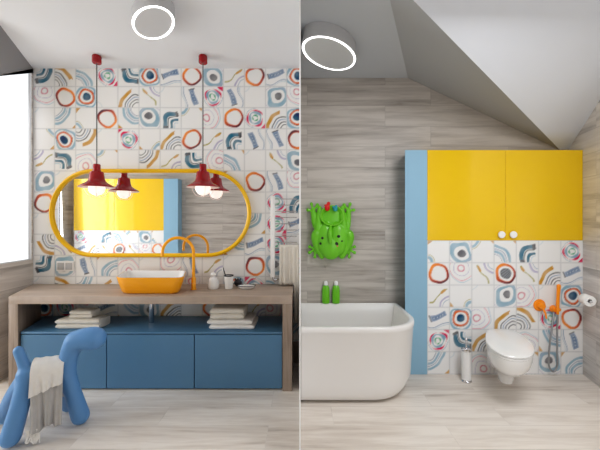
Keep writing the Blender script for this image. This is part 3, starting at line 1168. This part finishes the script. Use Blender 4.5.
# ------------------------------------------------------------------ towel warmer and its towel
yw = D - 0.075
xp_ = XP(272.8, yw)
tw = thing('towel_warmer', (xp_, D, ZP(278, yw)), 'white post with thin chrome rails on the tile wall right of the mirror', 'radiator')
bm = bmesh.new()
box(bm, xp_ - 0.021, xp_ + 0.021, yw - 0.02, yw + 0.02, ZP(277, yw), ZP(196, yw), 0.004)
obj('post', bm, M['whitep'], tw)
for py in (203, 268):
    bm = bmesh.new()
    tube(bm, [(xp_, yw + 0.018, ZP(py, yw)), (xp_, D - 0.002, ZP(py, yw))], 0.01, 12)
    obj('bracket', bm, M['chrome'], tw)
for py in np.arange(199, 262, 6.2):
    bm = bmesh.new()
    tube(bm, [(xp_ + 0.02, yw, ZP(py, yw)), (-0.03, yw, ZP(py, yw))], 0.0045, 10)
    obj('rail', bm, M['chrome'], tw)
bm = bmesh.new()
tube(bm, smooth_path([(xp_ + 0.004, yw, ZP(276, yw)), (xp_ + 0.012, yw, ZP(280, yw)), (xp_ + 0.04, yw + 0.01, ZP(279.5, yw)), (xp_ + 0.044, yw + 0.03, ZP(279.8, yw))]), 0.012, 12, True)
obj('valve', bm, M['chrome'], tw)

yt = yw - 0.02
hx0, hx1 = XP(279.5, yt), -0.012
bm = bmesh.new()
nx = 24
profs = []
zt_ = ZP(245.8, yt)
for i in range(nx + 1):
    x = hx0 + (hx1 - hx0) * i / nx
    fold = 0.005 * math.sin(i * 1.1) + (0.010 if 6 <= i <= 10 else 0)
    zb_ = 0.785 if x < -0.056 else 0.42
    pr = []
    for k in range(13):
        z = zb_ + (zt_ - 0.012 - zb_) * k / 12
        pr.append((x, yt - fold * (1.2 - 0.5 * k / 12) - 0.008, z))
    for a in range(1, 8):
        an = math.pi * a / 8
        pr.append((x, yw - 0.028 * math.cos(an) * 1.0, zt_ - 0.012 + 0.022 * math.sin(an)))
    for k in range(8):
        pr.append((x, yw + 0.026, zt_ - 0.012 + (zb_ + 0.02 - zt_) * k / 7))
    profs.append(pr)
loft(bm, profs, False, False, closed=False)
o = obj('hanging_towel', bm, M['towelb'], angle=80)
sm = o.modifiers.new('thick', 'SOLIDIFY')
sm.thickness = 0.006
tag(o, 'cream towel hanging over the chrome rails at the end of the worktop', 'towel')

# ------------------------------------------------------------------ blue dog stool and its towel
bm = bmesh.new()
hip, chest = P(27, 375, 2.03), P(66, 370, 2.12)
r0 = 0.058
zf = lambda Y, r: HZ + (H - r) * F / Y


def limb(pts, rs):
    tube(bm, smooth_path(pts, 6), rs, 18, True)


limb([hip, (hip + chest) / 2 + Vector((0, 0, 0.01)), chest], [0.06, 0.056, 0.062])
limb([hip + Vector((0, 0, -0.005)), P(20, 405, 1.985), P(10.5, zf(1.965, 0.058), 1.965)], [0.05, 0.052, 0.057])
limb([hip, P(14, 395, 2.10), P(5, zf(2.19, 0.055), 2.19)], [0.05, 0.05, 0.055])
limb([chest, P(73, 393, 2.15), P(80.5, zf(2.183, 0.058), 2.183)], [0.054, 0.05, 0.057])
limb([chest, P(69, 388, 2.22), P(69, zf(2.33, 0.055), 2.33)], [0.05, 0.05, 0.055])
limb([chest, P(69.5, 354, 2.125), P(75.5, 340.5, 2.13)], [0.058, 0.056, 0.066])
limb([P(76, 340.5, 2.13), P(85, 338.5, 2.14), P(94, 338.2, 2.15)], [0.066, 0.072, 0.076])
limb([hip + Vector((0, 0, 0.01)), P(22.5, 361, 2.03), P(18.3, 350.5, 2.03)], [0.038, 0.032, 0.031])
dog = obj('dog_stool', bm, M['puppy'])
remesh(dog, 0.011, 7, 0.6)
tag(dog, 'blue moulded plastic stool shaped like a dog in front of the vanity', 'stool')

# towel draped over the dog's back
tl = thing('draped_towel', P(46, 360, 2.0), 'white and grey fringed towel draped over the back of the blue dog stool', 'towel')


def drape(x_a, x_b, zdrop, off, ny=26, nxx=34, wave=0.006, seed=0.0, back=0.22):
    """sheet over the axis hip-chest; px limits x_a..x_b at the ridge; zdrop(s) hanging length in front"""
    bm = bmesh.new()
    fr = []
    ax = (chest - hip)
    axn = Vector((ax.x, ax.y, 0)).normalized()
    side = Vector((axn.y, -axn.x, 0))       # towards the camera
    for i in range(nxx + 1):
        s = i / nxx
        t = ((x_a + (x_b - x_a) * s) - 27.0) / (66.0 - 27.0)
        c = hip + ax * t + Vector((0, 0, 0.012))
        R = 0.074 + off
        col = []
        dl = zdrop(s)
        for k in range(ny + 1):
            u = k / ny
            w = (0.006 + wave * 2.0 * (1 - u)) * (math.sin(s * 15 + seed) * 0.7 + 0.5 * math.sin(s * 33 + seed * 2))
            z = -dl * (1 - u)
            col.append(c + side * (R + 0.012 * (1 - u) + w * (1 - u) ** 0.5) + Vector((0, 0, z)) + axn * (0.01 * (1 - u) * math.sin(s * 6)))
        for a in range(1, 12):
            an = math.pi * a / 12
            col.append(c + side * R * math.cos(an) + Vector((0, 0, R * math.sin(an) + 0.002 * math.sin(s * 20 + a))))
        for k in range(8):
            col.append(c - side * R + Vector((0, 0, -back * k / 7)))
        fr.append(col)
    loft(bm, fr, False, False, closed=False)
    return bm


o = obj('towel_cloth', drape(34, 65.5, lambda s: 0.335 - 0.03 * s + 0.012 * math.sin(s * 9), 0.004), M['towelg'], tl, angle=80)
m_ = o.modifiers.new('thick', 'SOLIDIFY'); m_.thickness = 0.005
o = obj('folded_flap', drape(33.5, 66, lambda s: 0.115 - 0.06 * s, 0.012, wave=0.003, seed=1.0, back=0.12), M['towelw'], tl, angle=80)
m_ = o.modifiers.new('thick', 'SOLIDIFY'); m_.thickness = 0.006
bm = bmesh.new()
ax = (chest - hip); axn = Vector((ax.x, ax.y, 0)).normalized(); side = Vector((axn.y, -axn.x, 0))
for i in range(16):
    t = (31.5 + i * 0.75 - 27) / 39.0
    c = hip + ax * t + side * 0.088 + Vector((0, 0, -0.305))
    L = 0.07 + 0.02 * random.random()
    tube(bm, smooth_path([c, c + Vector((0.008 * random.uniform(-1, 1), 0, -L * 0.5)), c + Vector((0.016 * random.uniform(-1, 1), -0.01, -L))], 4), 0.0042, 6)
obj('fringe', bm, M['towelw'], tl)

# ------------------------------------------------------------------ bathtub
ZR = 0.587
tx0, tx1, ty0, ty1 = HALF + 0.004, 0.935, 2.40, D - 0.012


def tub_ring(g, z, r, gx0=None):
    a = -g if gx0 is None else gx0
    pts = rrect(tx0 + (0 if gx0 is None else gx0), tx1 + g - (0.9 * max(0, 0.24 - z) ** 1.6 if gx0 is None else 0), ty0 - g, ty1 + g * 0.6, [max(0.03 + g, 0.004), 0.002, 0.002, max(r + g, 0.02)], 14)
    return [(x, y_, z) for x, y_ in pts]


tub = thing('bathtub', ((tx0 + tx1) / 2, (ty0 + ty1) / 2, 0), 'white freestanding bathtub with rounded corner below the green frog', 'bathtub')
bm = bmesh.new()
loft(bm, [tub_ring(-0.10, 0.012, 0.30), tub_ring(-0.045, 0.016, 0.30), tub_ring(-0.018, 0.035, 0.30), tub_ring(-0.006, 0.075, 0.30), tub_ring(0, 0.15, 0.30), tub_ring(0.004, ZR - 0.05, 0.30), tub_ring(0.008, ZR - 0.045, 0.30), tub_ring(0.010, ZR - 0.02, 0.30), tub_ring(0.008, ZR - 0.006, 0.30), tub_ring(0.002, ZR, 0.30),
          tub_ring(-0.026, ZR, 0.30, 0.002), tub_ring(-0.033, ZR - 0.006, 0.30, 0.003), tub_ring(-0.045, ZR - 0.10, 0.30, 0.006), tub_ring(-0.075, ZR - 0.3, 0.28, 0.02), tub_ring(-0.12, ZR - 0.41, 0.25, 0.05), tub_ring(-0.2, ZR - 0.43, 0.2, 0.1)])
obj('shell', bm, M['acryl'], tub, angle=50)
bm = bmesh.new()
pts = rrect(tx0 + 0.01, tx1 - 0.13, ty0 + 0.10, ty1 - 0.1, [0.02, 0.002, 0.002, 0.2], 8)
prism(bm, pts, 0.0, 0.0125)
obj('plinth', bm, M['whitep'], tub)

# two green bottles on the back rim
yb2 = ty1 - 0.012


def bottle(px, label):
    x = XP(px, yb2)
    t = thing('shampoo_bottle', (x, yb2, ZR), label, 'bottle', 'green bottles on the bath rim')
    bm = bmesh.new()
    lathe(bm, [(0.0, 0.001), (0.030, 0.001), (0.035, 0.006), (0.036, 0.05), (0.036, 0.12), (0.033, 0.152), (0.026, 0.168), (0.016, 0.176)], (x, yb2, ZR), 28, sy=0.6)
    obj('body', bm, M['gbottle'], t)
    bm = bmesh.new()
    lathe(bm, [(0.018, 0.176), (0.019, 0.18), (0.018, 0.206), (0.012, 0.216), (0.0, 0.217)], (x, yb2, ZR), 24, sy=0.8)
    obj('cap', bm, M['whitep'], t)
    bm = bmesh.new()
    ellipsoid(bm, (x + 0.004, yb2 - 0.019, ZR + 0.09), (0.016, 0.0025, 0.032))
    obj('emblem', bm, M['green'], t)
    return t


b1 = bottle(325.8, 'slim green bottle with white cap on the bath rim, farther from the blue panel')
copy_tree(b1, (XP(336.0, yb2) - b1.location.x, 0, 0), 'slim green bottle with white cap on the bath rim, nearer the blue panel')

# ------------------------------------------------------------------ frog toy holder
yf0 = D - 0.05
g = lambda px, py, dy=0.0: P(px, py, yf0 - dy)
frog = thing('frog_toy_holder', g(332, 262), 'green plastic frog bath toy holder hanging on the wood-look wall above the tub', 'toy holder')
frog.location.y = D
s_ = yf0 / F
bm = bmesh.new()
# back plate
ellipsoid(bm, g(332, 232, -0.005), (14.5 * s_, 0.035, 27 * s_))
# lower dome (head) with two cheeks and centre ridge
ellipsoid(bm, g(325.5, 239, 0.03), (8.6 * s_, 0.06, 17 * s_))
ellipsoid(bm, g(337.5, 239, 0.03), (9.4 * s_, 0.06, 17 * s_))
ellipsoid(bm, g(331.0, 247, 0.04), (11 * s_, 0.058, 12.5 * s_))
# shoulders holding the scoop
for sgn, cx in ((-1, 319.2), (1, 342.5)):
    tube(bm, smooth_path([g(cx, 247, 0.0), g(cx + sgn * 1.2, 232, 0.02), g(cx + sgn * 0.2, 218, 0.02), g(cx - sgn * 0.5, 208, 0.0)], 6), [0.035, 0.042, 0.03, 0.02], 14, True)
# arms up
for sgn, e, f in ((-1, (317, 222), (313, 211)), (1, (345.5, 224), (348.5, 211))):
    tube(bm, smooth_path([g(332 + sgn * 11, 234, 0.0), g(e[0] + sgn * 2.2, e[1] + 2, 0.01), g(f[0], f[1], 0.0)], 6), [0.03, 0.027, 0.024], 12, True)
    for dx, dy_ in ((-5.2, -1.0), (-1.6, -7.0), (4.4, -6.2)):
        tip = g(f[0] + (dx if sgn < 0 else -dx), f[1] + dy_, 0.004)
        tube(bm, [g(f[0], f[1], 0.0), tip], [0.013, 0.010], 10, True)
        ellipsoid(bm, tip, (0.0175, 0.016, 0.0175), None, 12, 8)
# legs down
for sgn, e, f in ((-1, (316.5, 240), (315, 249)), (1, (348.5, 240), (349, 249))):
    tube(bm, smooth_path([g(332 + sgn * 9, 232, 0.0), g(e[0] + sgn * 0.5, e[1] - 6, 0.03), g(e[0] + sgn * 0.6, e[1] + 3, 0.02), g(332 + sgn * 10, 256, 0.0)], 6), [0.03, 0.042, 0.036, 0.03], 14, True)
    tube(bm, [g(332 + sgn * 12, 250, 0.0), g(f[0], f[1], 0.0)], [0.03, 0.022], 12, True)
    for dx, dy_ in ((-5.4, -2.2), (-5.4, 3.6), (-0.2, 8.0)):
        tip = g(f[0] + (dx if sgn < 0 else -dx), f[1] + dy_, 0.004)
        tube(bm, [g(f[0], f[1], 0.0), tip], [0.013, 0.010], 10, True)
        ellipsoid(bm, tip, (0.0175, 0.016, 0.0175), None, 12, 8)
o = obj('body', bm, M['green'], frog)
remesh(o, 0.006, 3, 0.5)
# scoop: open bowl above the head
bm = bmesh.new()
pr = []
for j in range(7):
    f_ = j / 6
    ring = []
    for k in range(32):
        a = 2 * math.pi * k / 32
        rx_, rz_ = (11.3 - 4 * f_) * s_, (9.5 - 3.5 * f_) * s_
        ring.append(g(331.5, 215.5 + 2 * f_, 0) + Vector((rx_ * math.cos(a), -0.055 + 0.065 * f_ - 0.03 * math.sin(a) * (1 - f_) * -1 * (1 if math.sin(a) < 0 else 0.2), rz_ * math.sin(a))))
    pr.append(ring)
loft(bm, pr, False, True)
o = obj('scoop', bm, M['greend'], frog, angle=80)
m_ = o.modifiers.new('thick', 'SOLIDIFY'); m_.thickness = 0.008; m_.offset = 1
# ridge on the head
bm = bmesh.new()
tube(bm, smooth_path([g(330.5, 225, 0.055), g(330, 234, 0.102), g(330.5, 243, 0.105)], 6), [0.012, 0.022, 0.012], 12, True)
obj('ridge', bm, M['green'], frog)
for px, py, rad, mk in ((338.5, 236.5, 0.0125, 'black'), (328, 249.8, 0.0135, 'black'), (341.5, 241, 0.010, 'black'), (322.5, 238, 0.009, 'black'), (320.5, 243.5, 0.008, 'black'), (332.5, 254.5, 0.010, 'black'), (336.5, 243.8, 0.012, 'black'), (337, 246, 0.008, 'pink')):
    bm = bmesh.new()
    dz = abs(px - 331) / 16.0
    rad *= 1.45
    ellipsoid(bm, g(px, py, 0.090 - 0.035 * dz ** 2 - 0.00012 * (py - 240) ** 2), (rad, 0.012, rad), None, 14, 10)
    obj('eye' if rad > 0.012 and mk == 'black' else 'spot', bm, M[mk], frog)
# toys sticking out of the scoop
bm = bmesh.new()
ellipsoid(bm, g(327.3, 207.5, 0.045), (0.026, 0.024, 0.035))
ellipsoid(bm, g(328.5, 203.6, 0.05), (0.018, 0.018, 0.018))
ellipsoid(bm, g(325.2, 205.2, 0.055), (0.011, 0.01, 0.009))
o = obj('bath_toy', bm, M['toyred']); remesh(o, 0.004, 3)
tag(o, 'red rubber bath toy peeping out of the frog holder', 'toy', 'bath toys in the frog holder')
bm = bmesh.new()
ellipsoid(bm, g(335.2, 209, 0.04), (0.024, 0.024, 0.024))
ellipsoid(bm, g(336.2, 206.2, 0.045), (0.013, 0.013, 0.013))
ellipsoid(bm, g(333.2, 206.8, 0.045), (0.010, 0.010, 0.010))
o = obj('bath_toy', bm, M['toyteal']); remesh(o, 0.004, 3)
tag(o, 'teal rubber bath toy beside the red one in the frog holder', 'toy', 'bath toys in the frog holder')

# ------------------------------------------------------------------ wall-hung toilet
back = Vector((XP(501, 2.83), 2.83, 0.0))
front = Vector((XP(517.5, 2.245), 2.245, 0.0))
axd = (front - back)
LT = axd.length
axd.normalize()
axs = Vector((0.99, -0.14, 0)).normalized()
wc = thing('wall_toilet', (back.x, DR, 0.1), 'white wall-hung toilet with closed lid on the patterned tiles', 'toilet')
zs = 0.415


def egg(scale, z, s0=0.0, s1=1.0, w=0.166, shift=0.0, n=48):
    """toilet outline: squarish back, rounded front"""
    out = []
    L = LT * (s1 - s0)
    c = back + axd * (LT * s0 + L * 0.5 + shift)
    for k in range(n):
        a = 2 * math.pi * k / n
        ca, sa = math.cos(a), math.sin(a)
        p = 2.2 if ca > 0 else 3.6
        u = math.copysign(abs(ca) ** (2 / p), ca)
        v = math.copysign(abs(sa) ** (2 / p), sa)
        ww = w * (1.0 - 0.20 * max(0, -u) - 0.02 * max(0, u))
        q = c + axd * (u * L * 0.5 * scale) + axs * (v * ww * scale)
        out.append((q.x, q.y, z))
    return out


def egg2(l0, l1, w, z, n=48):
    return egg(1.0, z, l0, l1, w, 0.0, n)


bm = bmesh.new()
wt = 0.166
loft(bm, [egg2(0.16, 0.44, 0.05, 0.07), egg2(0.14, 0.47, 0.058, 0.08), egg2(0.10, 0.50, 0.066, 0.13), egg2(0.0, 0.58, 0.08, 0.18), egg2(0.0, 0.80, wt * 0.74, 0.235), egg2(0.0, 0.92, wt * 0.9, 0.29), egg2(0.0, 0.972, wt * 0.97, 0.345), egg2(0.0, 0.985, wt * 0.985, zs - 0.03), egg2(0.0, 0.985, wt * 0.98, zs - 0.022)])
obj('bowl', bm, M['white'], wc)
bm = bmesh.new()
loft(bm, [egg2(0.02, 0.985, wt * 0.97, zs - 0.0215), egg2(0.018, 0.992, wt, zs - 0.018), egg2(0.018, 0.992, wt, zs - 0.006), egg2(0.02, 0.985, wt * 0.97, zs - 0.003)])
obj('seat', bm, M['white'], wc)
bm = bmesh.new()
loft(bm, [egg2(0.02, 0.985, wt * 0.97, zs - 0.0022), egg2(0.015, 0.998, wt + 0.003, zs + 0.002), egg2(0.015, 1.0, wt + 0.004, zs + 0.010), egg2(0.02, 0.99, wt, zs + 0.017), egg2(0.06, 0.94, wt * 0.87, zs + 0.022), egg2(0.2, 0.8, 0.1, zs + 0.024)])
obj('lid', bm, M['white'], wc)
bm = bmesh.new()
bx0, bx1 = back.x - 0.10, back.x + 0.13
loft(bm, [[(bx0, DR - 0.002, 0.10), (bx1, DR - 0.002, 0.10), (bx1, DR - 0.002, zs - 0.03), (bx0, DR - 0.002, zs - 0.03)], [(back.x - 0.09, DR - 0.14, 0.11), (back.x + 0.07, DR - 0.12, 0.11), (back.x + 0.09, DR - 0.1, zs - 0.03), (back.x - 0.11, DR - 0.13, zs - 0.03)]])
obj('mount', bm, M['white'], wc)

# toilet brush
ybr = 2.765
xb = XP(466.3, ybr)
tbk = thing('toilet_brush', (xb, ybr, 0), 'white cylindrical toilet brush holder with chrome rings standing on the floor beside the toilet', 'brush')
r_ = 0.038
bm = bmesh.new(); lathe(bm, [(r_ + 0.004, 0.0005), (r_ + 0.006, 0.006), (r_ + 0.002, 0.016), (r_, 0.018)], (xb, ybr, 0), 32); obj('ring', bm, M['chrome'], tbk)
bm = bmesh.new(); lathe(bm, [(r_, 0.0185), (r_, 0.262)], (xb, ybr, 0), 32); obj('holder', bm, M['whitep'], tbk)
bm = bmesh.new(); lathe(bm, [(r_, 0.2625), (r_ + 0.004, 0.264), (r_ + 0.004, 0.276), (r_ - 0.004, 0.282), (0.012, 0.29)], (xb, ybr, 0), 32); obj('ring', bm, M['chrome'], tbk)
bm = bmesh.new(); lathe(bm, [(0.007, 0.289), (0.006, 0.345), (0.012, 0.352), (0.013, 0.366), (0.006, 0.374), (0, 0.375)], (xb, ybr, 0), 20); obj('handle', bm, M['chrome'], tbk)

# hygiene shower: round valve, handset in its bracket, hose
yv = DR
hs = thing('hygiene_shower', (XP(546, yv), yv, ZP(312, yv)), 'orange hand shower and round valve on the tiles beside the toilet', 'shower')
vx, vz = XP(539, yv), ZP(305, yv)
bm = bmesh.new(); axis_lathe(bm, [(0.052, 0.001), (0.054, 0.006), (0.05, 0.012), (0.03, 0.016), (0.028, 0.045), (0.024, 0.05), (0, 0.051)], (vx, yv, vz), (0, -1, 0)); obj('valve', bm, M['orange'], hs)
bm = bmesh.new(); tube(bm, [(vx, yv - 0.04, vz - 0.01), (vx + 0.016, yv - 0.055, vz - 0.06), (vx + 0.02, yv - 0.06, vz - 0.10)], [0.010, 0.008, 0.007], 12, True); obj('lever', bm, M['orange'], hs)
bx_, bz_ = XP(552.5, yv), ZP(308.5, yv)
bm = bmesh.new(); axis_lathe(bm, [(0.03, 0.001), (0.032, 0.008), (0.026, 0.014), (0.022, 0.04), (0, 0.042)], (bx_, yv, bz_), (0, -1, 0))
tube(bm, [(bx_, yv - 0.03, bz_), (bx_ + 0.012, yv - 0.055, bz_ + 0.005)], 0.017, 12, True)
obj('bracket', bm, M['orange'], hs)
hx, hz = XP(555, yv) - 0.02, ZP(304, yv)
bm = bmesh.new()
tube(bm, [(hx, yv - 0.055, hz - 0.07), (hx, yv - 0.055, hz), (hx + 0.003, yv - 0.056, hz + 0.10), (hx + 0.006, yv - 0.06, hz + 0.175)], [0.011, 0.013, 0.013, 0.016], 16, True)
obj('handset', bm, M['orange'], hs)
bm = bmesh.new()
hp = smooth_path([(hx, yv - 0.055, hz - 0.075), (hx - 0.004, yv - 0.055, hz - 0.2), (hx + 0.0, yv - 0.05, hz - 0.4), (hx + 0.0, yv - 0.05, hz - 0.53), (hx - 0.035, yv - 0.05, hz - 0.585), (hx - 0.07, yv - 0.045, hz - 0.53), (hx - 0.06, yv - 0.04, hz - 0.36), (hx - 0.03, yv - 0.03, hz - 0.2), (bx_ - 0.005, yv - 0.02, bz_ - 0.028)], 8)
tube(bm, hp, 0.0075, 10)
obj('hose', bm, M['steel'], hs)

# toilet roll and holder on the right wall
yrr = 2.70
rc_ = P(590, 300.5, yrr)
# wall point beside it
tpar = (yrr - YR0) / dirw.y
wp = Vector((XR0, YR0, 0)) + dirw * tpar
wp.z = rc_.z
nin = -nw
axr = dirw.copy()          # roll axis runs along the wall
hd = thing('paper_holder', (wp.x, wp.y, rc_.z), 'chrome toilet paper holder fixed to the grey side wall', 'holder')
ctr = Vector((wp.x, wp.y, rc_.z)) + nin * 0.064
bm = bmesh.new()
axis_lathe(bm, [(0.024, 0.001), (0.024, 0.008), (0.01, 0.01), (0.01, 0.05)], Vector((wp.x, wp.y, rc_.z)) - axr * 0.07, nin)
tube(bm, [ctr - axr * 0.07 - nin * 0.012, ctr - axr * 0.07, ctr - axr * 0.055, ctr + axr * 0.066], 0.008, 12, True)
obj('arm', bm, M['chrome'], hd)
bm = bmesh.new()
rings = []
R0, R1, wd = 0.017, 0.046, 0.042
for r, s in ((R0, -wd), (R1 - 0.002, -wd), (R1, -wd + 0.003), (R1, wd - 0.003), (R1 - 0.002, wd), (R0, wd), (R0, -wd)):
    q = Vector((0, 0, 1)).rotation_difference(axr)
    rings.append([ctr + q @ Vector((r * math.cos(2 * math.pi * k / 36), r * math.sin(2 * math.pi * k / 36), s)) for k in range(36)])
loft(bm, rings, False, False)
tag(obj('toilet_roll', bm, M['paper']), 'white toilet paper roll on the chrome holder at the side wall', 'toilet paper')

# ------------------------------------------------------------------ light
w = bpy.data.worlds.new('daylight')
SC.world = w
w.use_nodes = True
bg = w.node_tree.nodes['Background']
bg.inputs['Color'].default_value = (0.95, 0.98, 1.0, 1)
bg.inputs['Strength'].default_value = 1.1


def area(name, loc, target, sx, sy, power, color=(1, 1, 1)):
    l = bpy.data.lights.new(name, 'AREA')
    l.shape = 'RECTANGLE'
    l.size, l.size_y = sx, sy
    l.energy = power
    l.color = color
    o = bpy.data.objects.new(name, l)
    COL.objects.link(o)
    o.location = loc
    o.rotation_euler = (Vector(target) - Vector(loc)).to_track_quat('-Z', 'Y').to_euler()
    return o


area('bay_daylight', (XBAY - 0.15, 1.25, 1.55), (0, 2.5, 1.75), 2.3, 2.0, 66, (0.97, 0.985, 1.0))
area('window_daylight', (XL - 0.35, 2.9, 1.85), (0, 2.5, 1.0), 0.35, 1.4, 3)
area('overhead_fill', (1.25, 1.25, 2.6), (1.35, 1.55, 0.0), 0.8, 0.6, 22, (0.97, 0.98, 1.0))  # added unseen fill that brightens the bath room from above
area('rear_fill', (1.9, -0.6, 1.3), (1.9, 2.2, 2.5), 1.4, 1.4, 9, (0.93, 0.97, 1.0))  # added fill behind the camera, lifts the roof slope above the cheek

# ------------------------------------------------------------------ camera
cam = bpy.data.cameras.new('camera')
cam.sensor_width = 36.0
cam.lens = F / 600.0 * 36.0
cam.shift_y = (HZ - 225.0) / 600.0
cam.clip_start = 0.02
co = bpy.data.objects.new('camera', cam)
COL.objects.link(co)
co.location = (0, 0, H)
co.rotation_euler = (math.radians(90), 0, 0)
SC.camera = co
SC.view_settings.view_transform = 'Standard'
SC.view_settings.look = 'Medium High Contrast'
SC.view_settings.exposure = 0.0
SC.cycles.max_bounces = 10
SC.cycles.diffuse_bounces = 6
